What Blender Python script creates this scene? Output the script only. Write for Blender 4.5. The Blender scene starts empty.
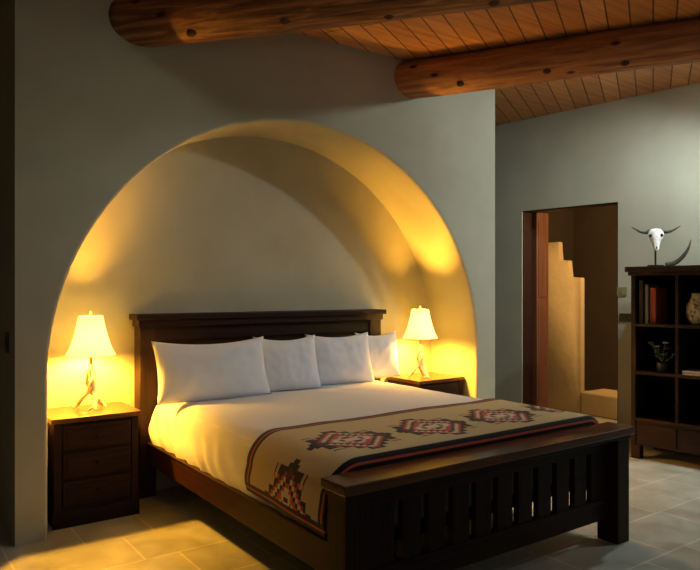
import bpy, bmesh, math, random
from mathutils import Vector, Matrix, noise
random.seed(7)
SC = bpy.context.scene
COL = SC.collection
PI = math.pi

# ------------------------------------------------------------------ materials
def mat(name, col, rough=0.6, spec=0.4, metal=0.0):
    m = bpy.data.materials.new(name); m.use_nodes = True
    nt = m.node_tree; b = nt.nodes['Principled BSDF']
    b.inputs['Base Color'].default_value = (*col, 1)
    b.inputs['Roughness'].default_value = rough
    b.inputs['Specular IOR Level'].default_value = spec
    b.inputs['Metallic'].default_value = metal
    return m, nt, b

def coords(nt, scale=(1, 1, 1), rot=(0, 0, 0)):
    t = nt.nodes.new('ShaderNodeTexCoord'); mp = nt.nodes.new('ShaderNodeMapping')
    mp.inputs['Scale'].default_value = scale; mp.inputs['Rotation'].default_value = rot
    nt.links.new(t.outputs['Object'], mp.inputs['Vector'])
    return mp.outputs['Vector']

def noisetex(nt, vec, scale, detail=4, rough=0.55, dist=0.0):
    n = nt.nodes.new('ShaderNodeTexNoise')
    n.inputs['Scale'].default_value = scale; n.inputs['Detail'].default_value = detail
    n.inputs['Roughness'].default_value = rough; n.inputs['Distortion'].default_value = dist
    nt.links.new(vec, n.inputs['Vector'])
    return n.outputs['Fac']

def ramp(nt, fac, stops):
    r = nt.nodes.new('ShaderNodeValToRGB')
    e = r.color_ramp.elements
    while len(e) < len(stops): e.new(0.5)
    for k, (p, c) in enumerate(stops):
        e[k].position = p; e[k].color = (*c, 1)
    nt.links.new(fac, r.inputs['Fac'])
    return r.outputs['Color']

def bump(nt, b, height, strength=0.2, dist=0.02):
    n = nt.nodes.new('ShaderNodeBump')
    n.inputs['Strength'].default_value = strength; n.inputs['Distance'].default_value = dist
    nt.links.new(height, n.inputs['Height']); nt.links.new(n.outputs['Normal'], b.inputs['Normal'])

def mul(nt, a, bcol, fac=1.0):
    m = nt.nodes.new('ShaderNodeMix'); m.data_type = 'RGBA'; m.blend_type = 'MULTIPLY'
    m.inputs['Factor'].default_value = fac
    nt.links.new(a, m.inputs[6]); nt.links.new(bcol, m.inputs[7])
    return m.outputs[2]

def plaster(name, col, var=0.08, bs=0.08):
    m, nt, b = mat(name, col, 0.85, 0.2)
    v = coords(nt)
    f = noisetex(nt, v, 2.2, 5)
    lo = tuple(c*(1-var) for c in col); hi = tuple(min(1, c*(1+var)) for c in col)
    nt.links.new(ramp(nt, f, [(0.3, lo), (0.7, hi)]), b.inputs['Base Color'])
    bump(nt, b, noisetex(nt, v, 14, 5), bs, 0.02)
    return m

def wood(name, dark, light, rough=0.4, spec=0.5, scale=(3, 3, 40), rot=(0, 0, 0), bs=0.1):
    """scale: small along the grain axis"""
    m, nt, b = mat(name, dark, rough, spec)
    v = coords(nt, scale, rot)
    f = noisetex(nt, v, 1.0, 6, 0.6, 0.4)
    nt.links.new(ramp(nt, f, [(0.3, dark), (0.72, light)]), b.inputs['Base Color'])
    bump(nt, b, f, bs, 0.004)
    return m

M = {}
M['wall'] = plaster('greige_plaster', (0.40, 0.39, 0.295))
M['wall_grey'] = plaster('grey_green_plaster', (0.41, 0.41, 0.32))
M['adobe'] = plaster('ochre_adobe', (0.55, 0.40, 0.20), 0.15, 0.3)
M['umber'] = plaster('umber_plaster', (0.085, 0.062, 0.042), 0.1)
DK = (0.010, 0.005, 0.0038); DL = (0.030, 0.013, 0.009)
M['wood_x'] = wood('espresso_wood_grain_across', DK, DL, 0.5, 0.14, (2, 40, 40))
M['wood_y'] = wood('red_brown_rail_wood', (0.017, 0.0055, 0.004), (0.045, 0.013, 0.008), 0.5, 0.15, (40, 2, 40))
M['wood_z'] = wood('espresso_wood_grain_upright', DK, DL, 0.5, 0.14, (40, 40, 2))
M['wood_cap'] = wood('polished_brown_cap_wood', (0.05, 0.016, 0.006), (0.125, 0.043, 0.015), 0.22, 0.4, (2, 30, 30), bs=0.04)
M['wood_red'] = wood('red_brown_door_wood', (0.085, 0.03, 0.014), (0.18, 0.068, 0.032), 0.5, 0.4, (30, 30, 1.5))
M['cabinet'] = wood('mahogany_bookcase_wood', (0.012, 0.005, 0.004), (0.034, 0.012, 0.009), 0.45, 0.25, (3, 30, 30))
M['cabinet_in'] = wood('mahogany_bookcase_panel', (0.008, 0.004, 0.0035), (0.018, 0.008, 0.006), 0.5, 0.3, (30, 30, 2))

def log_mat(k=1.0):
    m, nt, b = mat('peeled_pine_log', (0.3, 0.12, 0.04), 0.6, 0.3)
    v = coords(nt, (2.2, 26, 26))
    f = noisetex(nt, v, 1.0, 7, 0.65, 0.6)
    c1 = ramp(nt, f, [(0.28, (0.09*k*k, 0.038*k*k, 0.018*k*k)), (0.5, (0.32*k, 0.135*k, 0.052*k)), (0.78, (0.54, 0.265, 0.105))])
    v2 = coords(nt, (3.5, 7, 7))
    vo = nt.nodes.new('ShaderNodeTexVoronoi'); vo.inputs['Scale'].default_value = 1.0
    nt.links.new(v2, vo.inputs['Vector'])
    knots = ramp(nt, vo.outputs['Distance'], [(0.07, (0.12, 0.09, 0.07)), (0.16, (1, 1, 1))])
    nt.links.new(mul(nt, c1, knots), b.inputs['Base Color'])
    bump(nt, b, f, 0.3, 0.01)
    return m
M['log'] = log_mat(); M['log_shaded'] = log_mat(0.55)  # darkened copy puts the left beam's shade into its colour

PLANK_ANGLE = math.radians(-30.0)     # ceiling boards run square to the logs
def plank_mat():
    m, nt, b = mat('pine_ceiling_boards', (0.4, 0.16, 0.05), 0.5, 0.3)
    v = coords(nt, (1, 1, 1), (0, 0, PLANK_ANGLE))
    br = nt.nodes.new('ShaderNodeTexBrick')
    nt.links.new(v, br.inputs['Vector'])
    br.inputs['Scale'].default_value = 1.0
    br.inputs['Brick Width'].default_value = 9.0; br.inputs['Row Height'].default_value = 0.15
    br.inputs['Mortar Size'].default_value = 0.006; br.inputs['Mortar Smooth'].default_value = 0.2
    br.inputs['Color1'].default_value = (0.52, 0.225, 0.075, 1)
    br.inputs['Color2'].default_value = (0.72, 0.355, 0.14, 1)
    br.inputs['Mortar'].default_value = (0.09, 0.036, 0.014, 1)
    v2 = coords(nt, (1.5, 28, 28), (0, 0, PLANK_ANGLE))
    f = noisetex(nt, v2, 1.0, 6, 0.6, 0.5)
    g = ramp(nt, f, [(0.3, (0.6, 0.55, 0.5)), (0.7, (1.1, 1.1, 1.1))])
    nt.links.new(mul(nt, br.outputs['Color'], g), b.inputs['Base Color'])
    bump(nt, b, br.outputs['Fac'], -0.4, 0.01)
    return m
M['plank'] = plank_mat()

def tile_mat():
    m, nt, b = mat('travertine_tiles', (0.4, 0.36, 0.28), 0.42, 0.4)
    v = coords(nt)
    br = nt.nodes.new('ShaderNodeTexBrick')
    nt.links.new(v, br.inputs['Vector'])
    br.inputs['Scale'].default_value = 1.0
    br.inputs['Brick Width'].default_value = 0.62; br.inputs['Row Height'].default_value = 0.41
    br.offset = 0.5; br.squash = 0.66; br.squash_frequency = 2
    br.inputs['Mortar Size'].default_value = 0.007; br.inputs['Mortar Smooth'].default_value = 0.3
    br.inputs['Color1'].default_value = (0.36, 0.36, 0.305, 1)
    br.inputs['Color2'].default_value = (0.45, 0.45, 0.385, 1)
    br.inputs['Mortar'].default_value = (0.58, 0.56, 0.49, 1)
    f = noisetex(nt, v, 3.5, 7, 0.65, 0.8)
    g = ramp(nt, f, [(0.3, (0.70, 0.68, 0.64)), (0.7, (1.1, 1.1, 1.08))])
    nt.links.new(mul(nt, br.outputs['Color'], g), b.inputs['Base Color'])
    rr = ramp(nt, f, [(0.3, (0.3, 0.3, 0.3)), (0.7, (0.5, 0.5, 0.5))])
    nt.links.new(rr, b.inputs['Roughness'])
    bump(nt, b, br.outputs['Fac'], -0.15, 0.004)
    return m
M['tile'] = tile_mat()

def cloth(name, col, bs=0.06):
    m, nt, b = mat(name, col, 0.9, 0.15)
    b.inputs['Sheen Weight'].default_value = 0.15
    bump(nt, b, noisetex(nt, coords(nt), 260, 2), bs, 0.002)
    return m
M['linen'] = cloth('white_cotton', (0.64, 0.64, 0.66))
M['pillow'] = cloth('white_pillow_cotton', (0.72, 0.75, 0.82))
M['mattress'] = cloth('white_ticking', (0.70, 0.71, 0.74))
M['tan'] = cloth('tan_wool', (0.50, 0.39, 0.20), 0.2)
M['tan2'] = cloth('light_tan_wool', (0.42, 0.31, 0.17), 0.2)
M['black_wool'] = cloth('black_wool', (0.012, 0.008, 0.008), 0.2)
M['red_wool'] = cloth('brick_red_wool', (0.46, 0.075, 0.045), 0.2)
M['maroon_wool'] = cloth('maroon_wool', (0.085, 0.016, 0.012), 0.2)
M['cream_wool'] = cloth('cream_wool', (0.62, 0.52, 0.40), 0.2)

def shade_mat():
    m = bpy.data.materials.new('cream_parchment_shade'); m.use_nodes = True
    nt = m.node_tree; nt.nodes.clear()
    out = nt.nodes.new('ShaderNodeOutputMaterial')
    d = nt.nodes.new('ShaderNodeBsdfDiffuse'); d.inputs['Color'].default_value = (0.76, 0.78, 0.8, 1)
    t = nt.nodes.new('ShaderNodeBsdfTranslucent'); t.inputs['Color'].default_value = (0.80, 0.88, 1.0, 1)
    mx = nt.nodes.new('ShaderNodeMixShader'); mx.inputs['Fac'].default_value = 0.66
    nt.links.new(d.outputs[0], mx.inputs[1]); nt.links.new(t.outputs[0], mx.inputs[2])
    nt.links.new(mx.outputs[0], out.inputs['Surface'])
    return m
M['shade'] = shade_mat()
LAMP_COL = (1.0, 0.45, 0.04)
LAMP_E = 2900.0
def bulb_mat():
    m, nt, b = mat('glowing_bulb', (1, 0.9, 0.7))
    b.inputs['Emission Color'].default_value = (*LAMP_COL, 1)
    b.inputs['Emission Strength'].default_value = LAMP_E
    return m
M['bulb'] = bulb_mat()
def antler_mat():
    m, nt, b = mat('cream_antler', (0.6, 0.5, 0.33), 0.45, 0.4)
    f = noisetex(nt, coords(nt, (1, 1, 1)), 16, 4)
    nt.links.new(ramp(nt, f, [(0.33, (0.14, 0.08, 0.04)), (0.42, (0.68, 0.58, 0.40)), (0.7, (0.80, 0.72, 0.56))]), b.inputs['Base Color'])
    bump(nt, b, f, 0.2, 0.005)
    return m
M['antler'] = antler_mat()
M['brass'] = mat('aged_brass', (0.5, 0.32, 0.1), 0.35, 0.5, 1.0)[0]
M['black'] = mat('black_plastic', (0.012, 0.012, 0.012), 0.4)[0]
M['olive'] = mat('olive_plate', (0.24, 0.23, 0.10), 0.5)[0]
def bone_mat():
    m, nt, b = mat('bleached_bone', (0.75, 0.74, 0.68), 0.7, 0.3)
    f = noisetex(nt, coords(nt), 30, 4)
    nt.links.new(ramp(nt, f, [(0.3, (0.55, 0.53, 0.46)), (0.55, (0.8, 0.79, 0.74))]), b.inputs['Base Color'])
    return m
M['bone'] = bone_mat()
M['horn'] = wood('dark_horn', (0.02, 0.018, 0.014), (0.075, 0.065, 0.05), 0.4, 0.4, (14, 14, 14))
M['tusk'] = wood('olive_brown_horn', (0.04, 0.033, 0.02), (0.11, 0.092, 0.056), 0.45, 0.4, (14, 14, 14))
M['book_grey'] = mat('grey_book_cloth', (0.17, 0.18, 0.15), 0.7)[0]
M['book_red'] = mat('red_book_cloth', (0.26, 0.05, 0.035), 0.7)[0]
M['book_dark'] = mat('dark_book_cloth', (0.03, 0.025, 0.025), 0.7)[0]
M['book_white'] = mat('white_paper_cover', (0.62, 0.60, 0.56), 0.6)[0]
M['page'] = mat('page_paper', (0.6, 0.55, 0.42), 0.8)[0]
def pot_mat():
    m, nt, b = mat('painted_pottery', (0.5, 0.45, 0.35), 0.6)
    f = noisetex(nt, coords(nt, (1, 1, 1)), 26, 3, 0.6, 1.0)
    nt.links.new(ramp(nt, f, [(0.42, (0.14, 0.11, 0.09)), (0.5, (0.52, 0.46, 0.36))]), b.inputs['Base Color'])
    return m
M['pot'] = pot_mat()
M['leaf'] = mat('dusty_green_leaf', (0.10, 0.13, 0.09), 0.6)[0]
M['flower'] = mat('grey_lilac_flower', (0.15, 0.155, 0.16), 0.7)[0]
M['vase'] = mat('dark_glazed_vase', (0.05, 0.06, 0.05), 0.3)[0]

# ------------------------------------------------------------------ mesh helpers
def add_box(bm, x0, x1, y0, y1, z0, z1, bev=0.0, seg=2, mtx=None):
    vs = [bm.verts.new((x, y, z)) for x in (x0, x1) for y in (y0, y1) for z in (z0, z1)]
    q = [(0, 1, 3, 2), (4, 6, 7, 5), (0, 4, 5, 1), (2, 3, 7, 6), (0, 2, 6, 4), (1, 5, 7, 3)]
    fs = [bm.faces.new([vs[i] for i in f]) for f in q]
    if mtx: bmesh.ops.transform(bm, matrix=mtx, verts=vs)
    if bev:
        es = list({e for f in fs for e in f.edges})
        bmesh.ops.bevel(bm, geom=es, offset=bev, segments=seg, affect='EDGES', profile=0.6)

def add_tube(bm, pts, radii, n=10, cap=True):
    pts = [Vector(p) for p in pts]; rings = []
    up = Vector((0.13, 0.21, 1)).normalized()
    for i, p in enumerate(pts):
        d = (pts[min(i+1, len(pts)-1)] - pts[max(i-1, 0)]).normalized()
        a = d.cross(up)
        if a.length < 1e-3: a = d.cross(Vector((1, 0, 0)))
        a.normalize(); c = d.cross(a).normalized(); up = a.cross(d).normalized()
        r = radii[i] if hasattr(radii, '__len__') else radii
        rings.append([bm.verts.new(p + (a*math.cos(2*PI*k/n) + c*math.sin(2*PI*k/n))*r) for k in range(n)])
    for i in range(len(rings)-1):
        for k in range(n):
            bm.faces.new((rings[i][k], rings[i][(k+1) % n], rings[i+1][(k+1) % n], rings[i+1][k]))
    if cap:
        bm.faces.new(rings[0]); bm.faces.new(rings[-1])

def add_lathe(bm, prof, n=28, cx=0, cy=0, cap=True):
    rings = [[bm.verts.new((cx+r*math.cos(2*PI*k/n), cy+r*math.sin(2*PI*k/n), z)) for k in range(n)] for r, z in prof]
    for i in range(len(rings)-1):
        for k in range(n):
            bm.faces.new((rings[i][k], rings[i][(k+1) % n], rings[i+1][(k+1) % n], rings[i+1][k]))
    if cap:
        bm.faces.new(rings[0]); bm.faces.new(rings[-1])

def add_ball(bm, c, r, sub=2, sc=(1, 1, 1)):
    ret = bmesh.ops.create_icosphere(bm, subdivisions=sub, radius=r)
    for v in ret['verts']:
        v.co = Vector((v.co.x*sc[0], v.co.y*sc[1], v.co.z*sc[2])) + Vector(c)

def spline(ctrl, n):
    """Catmull-Rom through control points"""
    P = [Vector(p) for p in ctrl]; P = [2*P[0]-P[1]] + P + [2*P[-1]-P[-2]]
    out = []; seg = len(P)-3
    for i in range(n+1):
        t = i/n*seg; k = min(int(t), seg-1); u = t-k
        a, b, c, d = P[k:k+4]
        out.append(0.5*((2*b)+(c-a)*u+(2*a-5*b+4*c-d)*u*u+(3*b-a-3*c+d)*u**3))
    return out

def obj(name, bm, material, parent=None, loc=(0, 0, 0), smooth=False, mats=None):
    bmesh.ops.recalc_face_normals(bm, faces=bm.faces)
    me = bpy.data.meshes.new(name); bm.to_mesh(me); bm.free()
    for m in (mats or [material]): me.materials.append(m)
    if smooth:
        for p in me.polygons: p.use_smooth = True
    o = bpy.data.objects.new(name, me); COL.objects.link(o); o.location = loc
    if parent: o.parent = parent
    return o

def tag(o, label, cat, group=None):
    o['label'] = label; o['category'] = cat
    if group: o['group'] = group
    return o

def thing(name, label, cat, loc, rotz=0, group=None):
    o = bpy.data.objects.new(name, None); COL.objects.link(o)
    o.location = loc; o.rotation_euler = (0, 0, rotz); o.empty_display_size = 0.1
    return tag(o, label, cat, group)

def boxobj(name, m, parent, *b, bev=0.004, loc=(0, 0, 0)):
    bm = bmesh.new(); add_box(bm, *b, bev=bev)
    return obj(name, bm, m, parent, loc)

def struct(name, bm, m, loc=(0, 0, 0), rotz=0, smooth=False):
    o = obj(name, bm, m, None, loc, smooth); o.rotation_euler = (0, 0, rotz); o['kind'] = 'structure'
    return o

def dup(root, loc, label, group=None):
    r = root.copy(); COL.objects.link(r); r.location = loc; r['label'] = label
    for ch in list(root.children):
        c = ch.copy(); COL.objects.link(c); c.parent = r
        for g in ch.children:
            d = g.copy(); COL.objects.link(d); d.parent = c
    return r

# ------------------------------------------------------------------ the setting
YW, DEP = 4.322, 0.618             # face of the arch wall, depth of the niche
XL, XR, ZC = 0.681, 4.772, 3.439   # ends of the arch wall, ceiling
XC, RX, RZ, ZS = 2.693, 1.832, 1.805, 0.966

bm = bmesh.new(); add_box(bm, -3.0, 9.2, -2.5, 7.4, -0.15, 0.0); struct('floor', bm, M['tile'])
bm = bmesh.new(); add_box(bm, -3.0, 9.2, -2.5, 7.4, ZC, ZC+0.12); struct('ceiling', bm, M['plank'])

def arch_wall():
    bm = bmesh.new()
    N = 72
    arc = [(XC-RX*math.cos(PI*i/N), ZS+RZ*math.sin(PI*i/N)) for i in range(N+1)]
    inner = [(XC-RX, 0.0), (XC-RX, 0.45)] + arc + [(XC+RX, 0.45), (XC+RX, 0.0)]
    def outer_pt(x, z):            # where the ray from the arch centre leaves the wall's outline
        dx, dz = x-XC, z-ZS
        if z <= ZS: return (XL if dx < 0 else XR, z)
        t = 1e9
        if dx < -1e-6: t = min(t, (XL-XC)/dx)
        if dx > 1e-6: t = min(t, (XR-XC)/dx)
        if dz > 1e-6: t = min(t, (ZC-ZS)/dz)
        return (XC+dx*t, ZS+dz*t)
    # corners of the outline need vertices of their own
    pts = list(inner)
    for cx in (XL, XR):
        a = math.atan2(ZC-ZS, cx-XC)
        px, pz = XC+RX*math.cos(math.atan2((ZC-ZS)/RZ, (cx-XC)/RX)), ZS+RZ*math.sin(math.atan2((ZC-ZS)/RZ, (cx-XC)/RX))
        # put it on the true ray
        s = 1.0/math.sqrt((math.cos(a)/RX)**2+(math.sin(a)/RZ)**2)
        px, pz = XC+s*math.cos(a), ZS+s*math.sin(a)
        i = next(k for k in range(2, len(pts)-1) if pts[k][0] <= px <= pts[k+1][0])
        pts.insert(i+1, (px, pz))
    rr = 0.022                      # soft plaster arris
    prof = [(0.0, rr), (0.003, rr*0.55), (0.009, rr*0.2), (rr, 0.0)]  # (depth behind face, growth of the opening)
    def off(k, g):
        x, z = pts[k]
        if z <= ZS: n = Vector((-1 if x < XC else 1, 0))
        else: n = Vector(((x-XC)/RX**2, (z-ZS)/RZ**2)).normalized()
        return x+n.x*g, z+n.y*g
    rows = []
    rows.append([bm.verts.new((outer_pt(*p)[0], YW, outer_pt(*p)[1])) for p in pts])
    for d, g in prof:
        rows.append([bm.verts.new((off(k, g)[0], YW+d, off(k, g)[1])) for k in range(len(pts))])
    for j in range(1, 7):
        rows.append([bm.verts.new((p[0], YW+rr+(DEP-rr+0.02)*j/6, p[1])) for p in pts])
    for a, b in zip(rows, rows[1:]):
        for k in range(len(pts)-1):
            bm.faces.new((a[k], a[k+1], b[k+1], b[k]))
    # ends and top of the block
    y1 = YW+DEP+0.2
    for x in (XL, XR):
        v = [bm.verts.new(c) for c in ((x, YW, 0), (x, y1, 0), (x, y1, ZC), (x, YW, ZC))]
        bm.faces.new(v)
    o = struct('wall_arch', bm, M['wall'])
    for p in o.data.polygons: p.use_smooth = abs(p.normal.y) < 0.999 and abs(abs(p.normal.x)-1) > 1e-4
    bm = bmesh.new(); add_box(bm, XL+0.002, XR-0.002, YW+DEP, YW+DEP+0.2, 0, ZC); struct('wall_niche', bm, M['wall'])
arch_wall()

bm = bmesh.new(); add_box(bm, -3.0, 9.2, 7.0, 7.2, 0, ZC); struct('wall_back', bm, M['wall'])
bm = bmesh.new(); add_box(bm, -2.4, -2.2, -2.5, 7.0, 0, ZC); struct('wall_left', bm, M['wall'])

# the wall on the right, not quite square to the arch wall
RA = math.radians(-82.098)
RO = Vector((5.7516, 7.0, 0))
RX_ = Vector((math.cos(RA), math.sin(RA), 0)); RY_ = Vector((-math.sin(RA), math.cos(RA), 0))
def onr(x, y, z): return RO + RX_*x + RY_*y + Vector((0, 0, z))
D0, D1, DH, WT = 1.970, 3.086, 2.402, 0.19
bm = bmesh.new()
add_box(bm, 0, D0, 0, WT, 0, ZC); add_box(bm, D1, 9.6, 0, WT, 0, ZC); add_box(bm, D0, D1, 0, WT, DH, ZC)
bmesh.ops.remove_doubles(bm, verts=bm.verts, dist=1e-5)
struct('wall_right', bm, M['wall_grey'], RO, RA)
# dark lining of the opening
bm = bmesh.new()
add_box(bm, D0, D0+0.012, 0.012, WT, 0, DH); add_box(bm, D1-0.012, D1, 0.012, WT, 0, DH); add_box(bm, D0, D1, 0.012, WT, DH-0.012, DH)
struct('trim_1', bm, M['cabinet'], RO, RA)
# wooden door jamb post behind the opening
bm = bmesh.new()
add_box(bm, D0+0.005, D0+0.075, WT+0.001, WT+0.26, 0, DH, bev=0.006)
add_box(bm, D0+0.073, D0+0.082, WT+0.035, WT+0.225, 0.2, 1.32, bev=0.004)
add_box(bm, D0+0.073, D0+0.082, WT+0.035, WT+0.225, 1.42, DH-0.12, bev=0.004)
struct('door_1', bm, M['wood_red'], RO, RA)
# room beyond the opening
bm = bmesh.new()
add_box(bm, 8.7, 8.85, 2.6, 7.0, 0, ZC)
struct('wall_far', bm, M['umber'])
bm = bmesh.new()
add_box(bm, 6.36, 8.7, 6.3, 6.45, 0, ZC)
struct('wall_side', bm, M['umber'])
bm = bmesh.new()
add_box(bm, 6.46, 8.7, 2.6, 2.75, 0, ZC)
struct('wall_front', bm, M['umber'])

# stepped adobe half wall and bench
def stepped_wall():
    bm = bmesh.new()
    prof = [(6.29, 0), (6.29, 2.11), (5.285, 2.11), (5.285, 1.87), (5.14, 1.87), (5.14, 1.655), (4.965, 1.655), (4.965, 0)]
    a = [bm.verts.new((7.0, y, z)) for y, z in prof]; b = [bm.verts.new((7.08, y, z)) for y, z in prof]
    bm.faces.new(a); bm.faces.new(b)
    n = len(prof)
    for i in range(n): bm.faces.new((a[i], a[(i+1) % n], b[(i+1) % n], b[i]))
    bmesh.ops.bevel(bm, geom=list(bm.edges), offset=0.012, segments=3, affect='EDGES', profile=0.5)
    o = obj('adobe_wall', bm, M['adobe'], None, (0, 0, 0), True)
    tag(o, 'ochre stepped adobe half wall seen through the doorway', 'wall')
    bm = bmesh.new(); add_box(bm, 6.98, 7.45, 4.32, 4.96, 0, 0.275, bev=0.03, seg=4)
    o = obj('adobe_bench', bm, M['adobe'], None, (0, 0, 0), True)
    tag(o, 'low ochre adobe bench at the foot of the stepped wall beyond the doorway', 'bench')
stepped_wall()

# ------------------------------------------------------------------ log beams
def beam(x, z, r0, r1, th, L, label, seed, m):
    bm = bmesh.new(); n, k = 48, 90
    rings = []
    for i in range(k+1):
        t = -0.12 + (L+0.12)*i/k
        r = r0+(r1-r0)*t/3
        cy = 0.012*math.sin(1.3*t+seed); cz = 0.006*math.sin(1.9*t+2*seed)
        ring = []
        for j in range(n):
            a = 2*PI*j/n
            q = Vector((t*0.9, math.cos(a)*0.8, math.sin(a)*0.8+seed*7))
            rr = r*(1+0.025*noise.noise(q*1.3)+0.012*noise.noise(q*4))
            ring.append(bm.verts.new((t, cy+rr*math.cos(a), cz+rr*math.sin(a))))
        rings.append(ring)
    for a, b in zip(rings, rings[1:]):
        for j in range(n): bm.faces.new((a[j], a[(j+1) % n], b[(j+1) % n], b[j]))
    bm.faces.new(rings[0]); bm.faces.new(rings[-1])
    o = obj('ceiling_beam', bm, M[m], None, (x, YW, z), True)
    o.rotation_euler = (0, 0, -(PI/2-th))
    # side branches trimmed to stubs leave round knots
    rnd = random.Random(seed*13+3)
    for q in range(4):
        t = 0.45+q*0.62+rnd.uniform(-0.1, 0.1); a = rnd.uniform(-0.9*PI, -0.35*PI)
        rr = r0+(r1-r0)*t/3
        kb = bmesh.new(); c = Vector((t, rr*0.965*math.cos(a), rr*0.965*math.sin(a)))
        add_ball(kb, c, 0.026, 2, (1.3, 1, 1))
        obj('knot', kb, M['knot'], o, (0, 0, 0), True)
    tag(o, label, 'beam')
M['knot'] = mat('dark_knot', (0.06, 0.026, 0.014), 0.7)[0]
beam(1.41, 3.245, 0.165, 0.188, 0.650, 5.0, 'thick peeled log beam with shade painted into it, entering the wall above the left of the arch', 1, 'log_shaded')
beam(3.719, 3.298, 0.160, 0.153, 0.545, 5.0, 'thinner brown peeled log beam entering the wall right of the arch top', 2, 'log')

# ------------------------------------------------------------------ bed
BX0, BX1 = 1.611, 3.689          # outer faces of the foot posts
bed = thing('bed', 'dark espresso wooden king bed with slatted footboard standing in the arch', 'bed', (2.65, 2.28, 0))
bo = Vector((2.65, 2.28, 0))
def bp(name, m, *b, bev=0.004, parent=bed):
    bm = bmesh.new(); add_box(bm, *b, bev=bev); bm.transform(Matrix.Translation(-bo))
    return obj(name, bm, m, parent)
# footboard
fb = bp('footboard', M['wood_x'], BX0+0.11, BX1-0.11, 2.345, 2.40, 0.545, 0.645)       # upper rail
for x in (BX0, BX1-0.116):
    bp('foot_post', M['wood_z'], x, x+0.116, 2.281, 2.421, 0, 0.642, bev=0.005)
cap = bp('footboard_cap', M['wood_cap'], 1.587, 3.713, 2.252, 2.440, 0.642, 0.687, bev=0.007)
bp('cap_moulding', M['wood_x'], 1.605, 3.695, 2.272, 2.428, 0.618, 0.643, bev=0.004)
bp('lower_rail', M['wood_x'], BX0+0.11, BX1-0.11, 2.345, 2.40, 0.14, 0.262)
gx = [1.932+0.1595*k for k in range(10)]; gw = 0.048
edges = [BX0+0.11] + [v for g in gx for v in (g, g+gw)] + [BX1-0.11]
for k in range(0, len(edges), 2):
    bp('slat', M['wood_z'], edges[k], edges[k+1], 2.352, 2.386, 0.262, 0.545, bev=0.003)
# side rails
for x0 in (1.622, 3.64):
    bp('side_rail', M['wood_y'], x0, x0+0.038, 2.42, 4.80, 0.245, 0.386, bev=0.004)
    bp('rail_lip', M['wood_y'], x0-0.004, x0+0.05, 2.42, 4.80, 0.386, 0.398, bev=0.004)
bp('bed_slat_base', M['wood_x'], 1.66, 3.64, 2.44, 4.80, 0.318, 0.342, bev=0.0)
# headboard
HX0, HX1 = 1.57, 3.775
for x in (HX0, HX1-0.12):
    bp('head_post', M['wood_z'], x, x+0.12, 4.79, 4.925, 0, 1.265, bev=0.005)
hb = bmesh.new()
add_box(hb, HX0+0.11, HX1-0.11, 4.845, 4.885, 0.30, 1.2, bev=0.003)
hb.transform(Matrix.Translation(-bo)); obj('headboard_panel', hb, M['wood_x'], bed)
bp('head_rail', M['wood_x'], HX0+0.11, HX1-0.11, 4.815, 4.90, 1.13, 1.235)
bp('headboard_moulding', M['wood_x'], HX0-0.012, HX1+0.012, 4.775, 4.932, 1.235, 1.285)
bp('headboard_cap', M['wood_x'], 1.535, 3.811, 4.752, 4.938, 1.285, 1.327, bev=0.007)

# mattress
bm = bmesh.new(); add_box(bm, 1.685, 3.615, 2.50, 4.76, 0.343, 0.69, bev=0.05, seg=4)
tag(obj('mattress', bm, M['mattress'], None, (0, 0, 0), True), 'thick white mattress on the dark bed, glimpsed through the footboard slats', 'mattress')

# duvet : rounded shell over the mattress
DX0, DX1, DY0, DY1, DZ = 1.648, 3.688, 2.468, 4.775, 0.722
def top_profile(s, grow=0.0, zb=0.40):
    """point of the cross-section at arc length s from the left hem (x, z)"""
    R = 0.16; h = DZ-R-zb; w = DX1-DX0-2*R; q = PI/2*R
    g = grow
    if s < h:
        bulge = 0.012*math.sin(PI*s/h)
        return DX0-g-bulge, zb+s
    s -= h
    if s < q:
        a = s/R; return DX0+R-(R+g)*math.cos(a), DZ-R+(R+g)*math.sin(a)
    s -= q
    if s < w: return DX0+R+s, DZ+g
    s -= w
    if s < q:
        a = s/R; return DX1-R+(R+g)*math.sin(a), DZ-R+(R+g)*math.cos(a)
    s -= q
    return DX1+g, DZ-R-s
PER = lambda zb: 2*(DZ-0.16-zb) + PI*0.16 + (DX1-DX0-0.32)
def soft(x, y):
    return 0.006*noise.noise(Vector((x*1.7, y*1.7, 3.1))) + 0.003*noise.noise(Vector((x*5, y*5, 1.1)))
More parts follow.
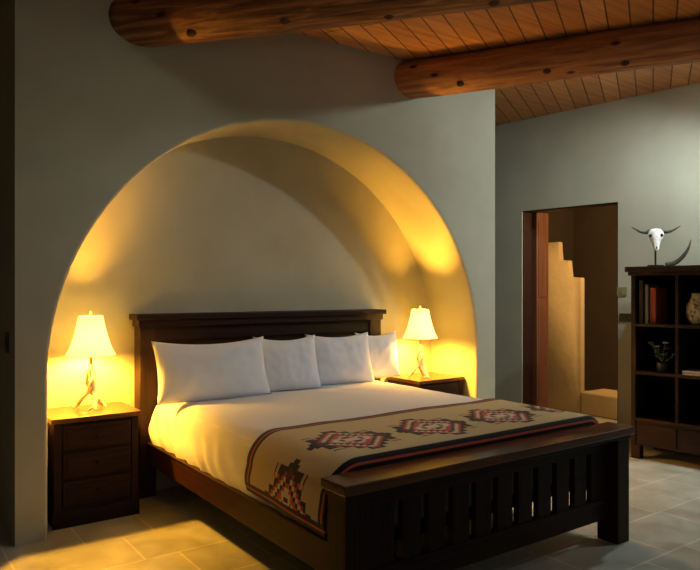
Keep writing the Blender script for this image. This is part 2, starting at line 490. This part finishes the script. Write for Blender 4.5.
def duvet():
    bm = bmesh.new()
    zb = 0.392; S = PER(zb); ns, nt_ = 150, 130
    rf = 0.05
    rows = []
    for j in range(nt_+1):
        t = j/nt_
        # along the bed: foot end rises with a rounded edge, then runs flat to the head
        L0 = DZ-rf-0.40; q = PI/2*rf; L1 = DY1-DY0-rf; tot = L0+q+L1
        d = t*tot
        if d < L0: y, zc = DY0, 0.40+d
        elif d < L0+q:
            a = (d-L0)/rf; y, zc = DY0+rf-rf*math.cos(a), DZ-rf+rf*math.sin(a)
        else: y, zc = DY0+rf+(d-L0-q), DZ
        drop = DZ-zc
        row = []
        for i in range(ns+1):
            x, z = top_profile(S*i/ns, 0, zb)
            side = z < DZ-0.10
            z2 = max(0.392+0.0*z, z-drop) if drop > 0 else z
            if z2 < 0.393 and drop > 0: z2 = 0.393
            # fan of creases on the hanging side near the head
            amp = max(0, min(1, (DZ-z)/0.2))
            if x < 2: 
                wr = amp*(0.011*math.sin(31*(y-0.9*z)+3*noise.noise(Vector((y*2, z*3, 0))))*max(0.15, min(1, (y-3.1)/1.0))+0.010*noise.noise(Vector((y*3.5, z*5, 2))))
                x2 = x - wr
            else: x2 = x
            row.append(bm.verts.new((x2, y, z2 + (soft(x, y) if drop == 0 else 0)*(1-amp))))
        rows.append(row)
    for a, b in zip(rows, rows[1:]):
        for i in range(ns): bm.faces.new((a[i], a[i+1], b[i+1], b[i]))
    bmesh.ops.dissolve_degenerate(bm, dist=1e-5, edges=bm.edges)
    o = obj('duvet', bm, M['linen'], None, (0, 0, 0), True)
    tag(o, 'smooth white duvet tucked over the bed and hanging down its left side', 'duvet')
duvet()

# pillows
def pillow(x0, x1, yb, h, lean, label, seed, twist=0.0):
    w = x1-x0; n = 36; m = 24
    bm = bmesh.new(); grids = []
    for sgn in (1, -1):
        g = []
        for j in range(m+1):
            v = -1+2*j/m; row = []
            for i in range(n+1):
                u = -1+2*i/n
                # outline pulls in between pointed corners
                px = u*w/2*(1-0.055*(1-v*v)*abs(u)**3) 
                pz = v*h/2*(1-0.19*(1-u*u)*abs(v)**3*(1 if v > 0 else 0.3))
                th = 0.082*((1-abs(u)**2.6)*(1-abs(v)**2.4))**0.55
                th *= 1+0.18*noise.noise(Vector((u*1.5, v*1.5, seed*3.3)))
                th += 0.006*noise.noise(Vector((u*6, v*4, seed*5.1)))*(1-abs(u)**4)*(1-abs(v)**4)
                sag = -0.02*(1-v)*(1-u*u)*0.3
                row.append(bm.verts.new((px, sgn*th, pz+sag)))
            g.append(row)
        grids.append(g)
        for j in range(m):
            for i in range(n): bm.faces.new((g[j][i], g[j][i+1], g[j+1][i+1], g[j+1][i]))
    bmesh.ops.remove_doubles(bm, verts=bm.verts, dist=0.0008)
    o = obj('pillow', bm, M['pillow'], None, (0, 0, 0), True)
    o.rotation_euler = (-lean, 0, twist)
    o.location = ((x0+x1)/2, yb+math.sin(lean)*h/2, 0.728+math.cos(lean)*h/2-0.003)
    tag(o, label, 'pillow', None)
pillow(1.565, 2.43, 4.41, 0.445, 0.30, 'wide white pillow at the left of the row, nearest the left lamp', 1, -0.02)
pillow(2.385, 2.92, 4.49, 0.435, 0.28, 'second white pillow from the left, between the wide front one and the third', 2, -0.12)
pillow(2.89, 3.495, 4.54, 0.435, 0.28, 'third white pillow from the left, leaning on the headboard', 3, -0.12)
pillow(3.43, 3.88, 4.655, 0.415, 0.16, 'white pillow at the right of the row, beside the right nightstand', 4, -0.05)

# blanket with a stepped southwestern pattern, cell by cell
def blanket():
    cell = 0.0115
    zb = 0.405; S = PER(zb)
    Y0, Y1 = 2.455, 3.215
    LEN = Y1-Y0-0.035+0.035+0.035*PI/2
    ns = int(S/cell); nt_ = int(LEN/cell)
    mats = [M['tan'], M['black_wool'], M['red_wool'], M['cream_wool'], M['maroon_wool'], M['tan2']]
    def pattern(i, j):
        T = nt_-j                     # cells from the far edge
        for d in (i, ns-i):           # hems on both hanging ends
            if d < 2: return 1
            if d < 3: return 2
            if d < 5: return 1
        if j < 2: return 1
        if j < 3: return 2
        if j < 5: return 1
        for d in (T,):
            if d < 3: return 1
            if d < 4: return 4
            if d < 5: return 2
            if d < 7: return 1
        # central row of stepped diamonds
        pitch = 0.555/cell
        c0 = 0.555/cell + 0.02/cell
        k = round((i-c0)/pitch); di = abs(i-(c0+k*pitch)); dj = abs(j-nt_*0.42)
        st = 2
        di = int(di//st)*st; dj2 = int(dj//st)*st
        wide = di*1.22 + dj2*1.32
        zig = (int(dj)//2) % 2
        if di < 4 and dj < 3: return 3
        if wide < 7: return 1
        if wide < 10: return 3
        if wide < 14.5: return 2
        if wide < 16.5: return 1
        if wide < 18.5 and dj > 2: return 3
        if wide < 21.5: return 2 if dj > 3 else 4
        if wide < 25+zig*2 and di < 21: return 1
        if di >= 12 and di < 17 and dj < 13-zig*3 and dj > 1: return (2 if di < 14 else 1)
        # toothed outer points
        if dj < 4 and di < 21-dj*2: return 1
        return 0
    VD, rb = 0.025, 0.03           # the near edge turns down behind the footboard
    bm = bmesh.new(); rows = []
    for j in range(nt_+1):
        e = LEN*j/nt_
        if e < VD: yt, drop = Y0, rb+VD-e
        elif e < VD+rb*PI/2:
            a = (e-VD)/rb; yt, drop = Y0+rb-rb*math.cos(a), rb-rb*math.sin(a)
        else: yt, drop = Y0+rb+e-VD-rb*PI/2, 0.0
        ys = Y0+(Y1-Y0)*j/nt_
        row = []
        for i in range(ns+1):
            x, z = top_profile(S*i/ns, 0.012, zb)
            amp = max(0, min(1, (DZ-z)/0.16)); amp = amp*amp*(3-2*amp)
            y = yt*(1-amp)+ys*amp
            w = amp*(0.010*noise.noise(Vector((y*3.5, z*5, 2)))+0.004) if x < 2 else 0
            zz = z-drop*(1-amp)
            if x < 2: zz += amp*0.035*((y-Y0)/(Y1-Y0))*max(0, 1-(z-zb)/0.25)
            row.append(bm.verts.new((x-w, y, max(0.40, zz) + soft(x, y)*(1-amp)*(1 if drop == 0 else 0.3))))
        rows.append(row)
    for j in range(nt_):
        for i in range(ns):
            f = bm.faces.new((rows[j][i], rows[j][i+1], rows[j+1][i+1], rows[j+1][i]))
            f.material_index = pattern(i, j)
    bmesh.ops.recalc_face_normals(bm, faces=bm.faces)
    # give the wool its thickness
    ret = bmesh.ops.solidify(bm, geom=bm.faces[:], thickness=-0.008)
    o = obj('blanket', bm, None, None, (0, 0, 0), True, mats)
    tag(o, 'tan wool blanket with red and black stepped diamonds folded across the bed foot', 'blanket')
blanket()

# ------------------------------------------------------------------ nightstands
def nightstand(x0, x1, label):
    y0, y1, H = 4.458, 4.925, 0.693
    w = x1-x0; d = y1-y0
    t = thing('nightstand', label, 'nightstand', (x0+w/2, y0, 0), 0, 'nightstands beside the bed')
    W = w/2
    boxobj('body', M['wood_z'], t, -W+0.018, W-0.018, 0.024, d, 0.0, H-0.03, bev=0.003)
    boxobj('top', M['wood_nt'], t, -W, W, 0.0, d, H-0.03, H, bev=0.005)
    boxobj('plinth', M['wood_x'], t, -W+0.010, W-0.010, 0.012, 0.030, 0.0, 0.105, bev=0.004)
    for s in (-1, 1):
        a, b = sorted((s*(W-0.018), s*(W-0.062)))
        boxobj('stile', M['wood_z'], t, a, b, 0.010, 0.03, 0.105, H-0.03, bev=0.003)
    for k in range(3):
        z0 = 0.135+k*0.177
        f = boxobj('drawer', M['wood_x'], t, -W+0.070, W-0.070, 0.008, 0.028, z0, z0+0.155, bev=0.005)
        boxobj('drawer_panel', M['wood_x'], f, -W+0.095, W-0.095, 0.003, 0.012, z0+0.028, z0+0.127, bev=0.003)
        kb = bmesh.new(); add_ball(kb, (0, -0.006, z0+0.078), 0.011, 2)
        obj('knob', kb, M['wood_x'], f, (0, 0, 0), True)
    return t
M['wood_nt'] = wood('satin_brown_nightstand_top', (0.06, 0.022, 0.008), (0.14, 0.055, 0.02), 0.3, 0.5, (2, 30, 30), bs=0.04)
ns_l = nightstand(0.906, 1.472, 'dark wooden three-drawer nightstand at the left of the bed')
dup(ns_l, (4.228, 4.458, 0), 'dark wooden nightstand at the right of the bed, half hidden by the mattress')

# ------------------------------------------------------------------ antler lamps
def lamp(x, y, label):
    z0 = 0.694
    t = thing('table_lamp', label, 'lamp', (x, y, z0), 0, 'antler table lamps')
    # three antler tines splay into feet, wind round each other and rise to the socket
    for k in range(3):
        a = 2*PI*k/3+0.5
        r = lambda rad, ang, z: (rad*math.cos(a+ang), rad*math.sin(a+ang), z)
        pts = spline([r(0.112, 0.05, 0.012), r(0.085, 0.1, 0.035), r(0.052, 0.35, 0.085), r(0.020, 0.9, 0.125), r(0.024, 2.0, 0.185), r(0.024, 3.1, 0.245), r(0.008, 4.0, 0.30)], 34)
        rad = [0.007+0.0075*math.sin(min(1, i/10)*PI/2)-0.005*max(0, (i-16)/18) for i in range(len(pts))]
        bm = bmesh.new(); add_tube(bm, pts, rad, 10)
        # a small prong on every foot
        p0 = pts[7]; add_tube(bm, spline([p0, p0+Vector((0.03*math.cos(a-0.7), 0.03*math.sin(a-0.7), -0.015)), Vector(r(0.105, -0.42, 0.008))], 8), [0.011-0.0008*i for i in range(9)], 8)
        obj('antler', bm, M['antler'], t, (0, 0, 0), True)
    bm = bmesh.new(); add_lathe(bm, [(0.014, 0.285), (0.016, 0.30), (0.011, 0.31), (0.011, 0.345), (0.017, 0.35), (0.017, 0.385)], 18)
    obj('socket', bm, M['brass'], t, (0, 0, 0), True)
    zb, zt, rb, rt = 0.368, 0.632, 0.160, 0.078
    bm = bmesh.new()
    add_lathe(bm, [(rb, zb), (0.134, 0.42), (0.110, 0.49), (0.091, 0.565), (rt, zt), (rt-0.003, zt), (0.088, 0.565), (0.107, 0.49), (0.131, 0.42), (rb-0.003, zb), (rb, zb)], 64, cap=False)
    bmesh.ops.remove_doubles(bm, verts=bm.verts, dist=1e-6)
    sh = obj('lamp_shade', bm, M['shade'], t, (0, 0, 0), True)
    md = sh.modifiers.new('edge', 'EDGE_SPLIT'); md.split_angle = 0.6
    bm = bmesh.new()
    for k in range(3):
        a = 2*PI*k/3
        add_tube(bm, [(0, 0, 0.618), (rt*0.96*math.cos(a), rt*0.96*math.sin(a), 0.618)], 0.0025, 6)
    add_tube(bm, [(0.02, 0, 0.38), (0.055, 0, 0.44), (0.055, 0, 0.54), (0, 0, 0.618)], 0.002, 6)
    add_tube(bm, [(-0.02, 0, 0.38), (-0.055, 0, 0.44), (-0.055, 0, 0.54), (0, 0, 0.618)], 0.002, 6)
    obj('shade_harp', bm, M['brass'], sh, (0, 0, 0), True)
    bm = bmesh.new(); add_lathe(bm, [(0.004, 0.615), (0.008, 0.63), (0.005, 0.64), (0.011, 0.652), (0.008, 0.664), (0.001, 0.67)], 14)
    obj('finial', bm, M['shade'], sh, (0, 0, 0), True)
    bm = bmesh.new(); add_lathe(bm, [(0.012, 0.386), (0.014, 0.40), (0.032, 0.436), (0.040, 0.468), (0.032, 0.498), (0.004, 0.512)], 20)
    bl = obj('bulb', bm, M['bulb'], t, (0, 0, 0), True)
    return t
lamp(1.205, 4.70, 'lit antler table lamp with cream shade on the left nightstand')
lamp(4.10, 4.62, 'lit antler table lamp with cream shade on the right nightstand')

# ------------------------------------------------------------------ bookcase
BKX, BKY = 5.52, 3.455
BK = thing('bookcase', 'tall dark mahogany open bookcase against the right wall beside the doorway', 'bookcase', (BKX, BKY, 0), RA)
def kp(name, m, *b, bev=0.004, parent=BK): return boxobj(name, m, parent, *b, bev=bev)
BW, BD, BH = 1.24, 0.60, 1.712
xs = [0.055, 0.535, 1.03, 1.505]
kp('top', M['cabinet'], 0.0, BW, -0.012, BD, BH-0.048, BH, bev=0.006)
kp('crown_moulding', M['cabinet'], 0.022, BW-0.022, 0.008, BD, BH-0.08, BH-0.048)
for x in (0.045, BW-0.085):
    kp('side_panel', M['cabinet'], x, x+0.04, 0.02, BD, 0.09, BH-0.08)
kp('back_panel', M['cabinet_in'], 0.085, BW-0.085, BD-0.02, BD, 0.1, BH-0.08, bev=0)
for z in (1.178, 0.752, 0.335):
    kp('shelf', M['cabinet'], 0.085, BW-0.085, 0.022, BD-0.02, z, z+0.028)
for x in (0.425, 0.789):
    for z0, z1 in ((0.363, 0.752), (0.78, 1.178), (1.206, BH-0.08)):
        kp('divider', M['cabinet'], x, x+0.026, 0.024, BD-0.02, z0, z1, bev=0.003)
kp('base_panel', M['cabinet'], 0.085, BW-0.085, 0.03, 0.055, 0.12, 0.335)
for k in range(3):
    x0 = 0.105+k*0.35
    kp('drawer', M['cabinet'], x0, x0+0.33, 0.018, 0.03, 0.145, 0.315, bev=0.004)
for x in (0.045, BW-0.125):
    for y in (0.02, BD-0.1):
        kp('foot', M['cabinet'], x, x+0.08, y, y+0.08, 0, 0.12, bev=0.004)
def onb(x, y, z): return Vector((BKX, BKY, 0)) + RX_*x + RY_*y + Vector((0, 0, z))

def book(x, w, h, d, cover, label, z=1.2065, yy=0.05):
    t = thing('book', label, 'book', onb(x, yy, z), RA)
    bm = bmesh.new(); add_box(bm, 0, w, 0, 0.004, 0, h); add_box(bm, 0, 0.003, 0, d, 0, h); add_box(bm, w-0.003, w, 0, d, 0, h)
    obj('cover', bm, cover, t)
    bm = bmesh.new(); add_box(bm, 0.0032, w-0.0032, 0.0042, d-0.005, 0.004, h-0.004); obj('pages', bm, M['page'], t)
book(0.105, 0.034, 0.385, 0.22, M['book_dark'], 'thin black book standing at the left end of the top shelf')
book(0.158, 0.028, 0.345, 0.22, M['book_grey'], 'thin grey book standing beside the red one on the top shelf')
book(0.200, 0.055, 0.315, 0.23, M['book_red'], 'thick red book standing on the top shelf of the bookcase')
# white book lying flat on the middle shelf
t = thing('book', 'white book lying flat on the middle shelf of the bookcase', 'book', onb(0.475, 0.04, 0.7805), RA)
bm = bmesh.new(); add_box(bm, 0, 0.27, 0, 0.2, 0, 0.004); add_box(bm, 0, 0.27, 0, 0.2, 0.03, 0.034); add_box(bm, 0.266, 0.27, 0, 0.2, 0.004, 0.03); obj('cover', bm, M['book_white'], t)
bm = bmesh.new(); add_box(bm, 0.004, 0.266, 0.004, 0.196, 0.0042, 0.0298); obj('pages', bm, M['page'], t)
# pottery
bm = bmesh.new(); add_lathe(bm, [(0.06, 0), (0.085, 0.02), (0.108, 0.09), (0.105, 0.16), (0.075, 0.22), (0.062, 0.25), (0.07, 0.27), (0.06, 0.268), (0.052, 0.245), (0.05, 0.2)], 32)
o = obj('vase', bm, M['pot'], None, onb(0.575, 0.16, 1.2065), True); tag(o, 'cream pottery jar with dark painted pattern on the top shelf', 'vase')
# little plant
t = thing('potted_plant', 'small dusty flowering plant in a dark pot on the middle shelf', 'plant', onb(0.275, 0.13, 0.7805))
bm = bmesh.new(); add_lathe(bm, [(0.035, 0), (0.045, 0.01), (0.05, 0.07), (0.046, 0.085), (0.04, 0.08), (0.038, 0.06)], 24); obj('pot', bm, M['vase'], t, (0, 0, 0), True)
rnd = random.Random(5)
bm = bmesh.new()
for k in range(11):
    a = rnd.uniform(0, 2*PI); r = rnd.uniform(0.04, 0.13); h = rnd.uniform(0.16, 0.29)
    pts = spline([(0, 0, 0.06), (0.3*r*math.cos(a), 0.3*r*math.sin(a), 0.6*h), (r*math.cos(a), r*math.sin(a), h)], 6)
    add_tube(bm, pts, 0.0028, 6)
    for s in (2, 3, 4):
        p = pts[s]; b = a+rnd.uniform(-1.5, 1.5)
        q = p+Vector((0.05*math.cos(b), 0.05*math.sin(b), 0.02)); n = Vector((-math.sin(b), math.cos(b), 0))*0.013
        mid = (p+q)/2+Vector((0, 0, 0.008))
        bm.faces.new([bm.verts.new(c) for c in (p, mid+n, q, mid-n)])
    if k % 2 == 0:
        fl = bmesh.new()
        for pz in range(5):
            b = 2*PI*pz/5
            add_ball(fl, pts[-1]+Vector((0.016*math.cos(b), 0.016*math.sin(b), 0)), 0.014, 1, (1, 1, 0.6))
        add_ball(fl, pts[-1], 0.009, 1)
        obj('flower', fl, M['flower'], t, (0, 0, 0), True)
obj('leaves', bm, M['leaf'], t)

# horned skull on a stand
sk = thing('skull_ornament', 'white horned cattle skull on a dark stand on top of the bookcase', 'ornament', onb(0.165, 0.26, BH+0.0005), RA+math.radians(28))
sk.scale = (0.78, 0.76, 0.94)
bm = bmesh.new(); add_box(bm, -0.085, 0.085, -0.05, 0.05, 0, 0.02, bev=0.004); obj('stand_base', bm, M['wood_x'], sk)
bm = bmesh.new(); add_tube(bm, [(0, 0, 0.018), (0, 0, 0.20)], 0.011, 12); obj('stand_rod', bm, M['black'], sk)
def skull():
    bm = bmesh.new()
    # width, depth, height down the face from crown to muzzle
    secs = [(0.0, 0.01, 0.372), (0.052, 0.03, 0.366), (0.080, 0.045, 0.345), (0.088, 0.05, 0.315), (0.078, 0.048, 0.285), (0.055, 0.042, 0.255), (0.042, 0.036, 0.225), (0.034, 0.03, 0.195), (0.033, 0.026, 0.172), (0.026, 0.02, 0.155), (0.0, 0.008, 0.150)]
    rings = []; n = 28
    for w, d, z in secs:
        y = -0.02-(0.372-z)*0.25
        rings.append([bm.verts.new((w*math.cos(2*PI*k/n), y+d*math.sin(2*PI*k/n), z)) for k in range(n)])
    for a, b in zip(rings, rings[1:]):
        for k in range(n): bm.faces.new((a[k], a[(k+1) % n], b[(k+1) % n], b[k]))
    bmesh.ops.remove_doubles(bm, verts=bm.verts, dist=1e-5)
    # eye sockets and nasal opening pressed in
    for v in bm.verts:
        for cx, cz, rr, dp in ((-0.062, 0.305, 0.026, 0.03), (0.062, 0.305, 0.026, 0.03), (0, 0.185, 0.016, 0.015)):
            q = math.hypot(v.co.x-cx, v.co.z-cz)
            if q < rr and v.co.y < -0.02: v.co.y += dp*(1-q/rr)
    return bm
obj('skull', skull(), M['bone'], sk, (0, 0, 0), True)
for s in (-1, 1):
    bm = bmesh.new(); add_ball(bm, (s*0.06, -0.075, 0.302), 0.017, 2, (1, 0.6, 1)); obj('eye_socket', bm, M['black'], sk, (0, 0, 0), True)
bm = bmesh.new(); add_ball(bm, (0, -0.108, 0.183), 0.011, 2, (0.7, 0.6, 1.4)); obj('nose_opening', bm, M['black'], sk, (0, 0, 0), True)
for s in (-1, 1):
    bm = bmesh.new()
    pts = spline([(s*0.055, -0.02, 0.348), (s*0.11, -0.03, 0.335), (s*0.17, -0.035, 0.345), (s*0.225, -0.03, 0.372), (s*0.262, -0.02, 0.392)], 20)
    add_tube(bm, pts, [0.021-0.0009*i for i in range(21)], 12)
    obj('horn', bm, M['horn'], sk, (0, 0, 0), True)

# curved horn lying up against the wall
bm = bmesh.new()
pts = spline([(0, 0, 0.022), (0.07, 0, 0.035), (0.135, 0.0, 0.085), (0.185, 0.0, 0.16), (0.21, 0.0, 0.245)], 24)
add_tube(bm, pts, [0.021*(1-(i/25)**2.2)+0.001 for i in range(25)], 14)
o = obj('curved_horn', bm, M['tusk'], None, onb(0.215, 0.36, BH), True); o.rotation_euler = (0, 0, RA+math.radians(12))
tag(o, 'olive brown curved horn standing beside the skull on the bookcase', 'horn')

# ------------------------------------------------------------------ switches
def switch(name, label, m, loc, rotz, w, h):
    t = thing(name, label, 'switch', loc, rotz)
    bm = bmesh.new(); add_box(bm, -w/2, w/2, -0.010, -0.0005, -h/2, h/2, bev=0.002); obj('plate', bm, m, t)
    bm = bmesh.new(); add_box(bm, -0.012, 0.012, -0.016, -0.009, -0.02, 0.02, bev=0.002); obj('toggle', bm, m, t)
bm = bmesh.new()
def xr(Y): return (7-Y)/0.9905
switch('light_switch', 'small black wall switch between the doorway and the bookcase', M['black'], onr(xr(3.865), 0, 1.225), RA, 0.125, 0.085)
switch('wall_plate', 'small olive wall plate above the black switch by the bookcase', M['olive'], onr(xr(3.90), 0, 1.49), RA, 0.10, 0.085)
switch('light_switch', 'black switch on the shaded end of the arch wall at far left', M['black'], (XL, 4.57, 1.18), -PI/2, 0.09, 0.125)

# ------------------------------------------------------------------ light
def light(name, kind, loc, energy, col, size=0.1, aim=None, spot=None, blend=0.5):
    l = bpy.data.lights.new(name, kind); l.energy = energy; l.color = col
    l.shadow_soft_size = size
    o = bpy.data.objects.new(name, l); COL.objects.link(o); o.location = loc
    if kind == 'SPOT':
        l.spot_size = math.radians(spot); l.spot_blend = blend
        o.rotation_euler = (Vector(aim)-Vector(loc)).to_track_quat('-Z', 'Y').to_euler()
    return o
light('ceiling_spot_right', 'SPOT', (5.45, 2.55, 3.34), 98, (0.90, 1.0, 1.0), 0.05, (5.15, 3.05, 2.34), 164, 0.6)
light('ceiling_spot_left', 'SPOT', (2.8, 1.9, 3.23), 36, (0.97, 1.0, 0.86), 0.05, (1.2, 3.9, 1.0), 92, 0.9)
light('right_wall_fill', 'SPOT', (5.9, 1.2, 3.34), 250, (0.88, 0.99, 0.97), 0.06, (6.15, 1.95, 2.3), 124, 0.9)  # unseen spot, added to lift the right wall and floor
light('frontal_fill', 'POINT', (0.6, -1.4, 1.9), 22, (0.92, 1.0, 0.98), 0.25)  # invented soft fill from behind the camera for footboard gaps and blanket
light('lamp_beyond_doorway', 'POINT', (6.62, 3.55, 2.3), 115, (1.0, 0.66, 0.30), 0.08)

w = bpy.data.worlds.new('World'); SC.world = w; w.use_nodes = True
bg = w.node_tree.nodes['Background']; bg.inputs['Color'].default_value = (0.85, 0.95, 1.0, 1); bg.inputs['Strength'].default_value = 0.06

# ------------------------------------------------------------------ camera
cam = bpy.data.cameras.new('Camera'); co = bpy.data.objects.new('Camera', cam); COL.objects.link(co)
co.location = (0, 0, 1.5); co.rotation_euler = (PI/2, 0, -math.radians(35.587))
cam.sensor_width = 36; cam.lens = 668.1*36/700; cam.shift_y = 5.4/700
SC.camera = co
vs = SC.view_settings
SC.display_settings.display_device = 'sRGB'
vs.view_transform = 'Standard'; vs.look = 'None'; vs.exposure = 0.0; vs.gamma = 1.0; vs.use_curve_mapping = False
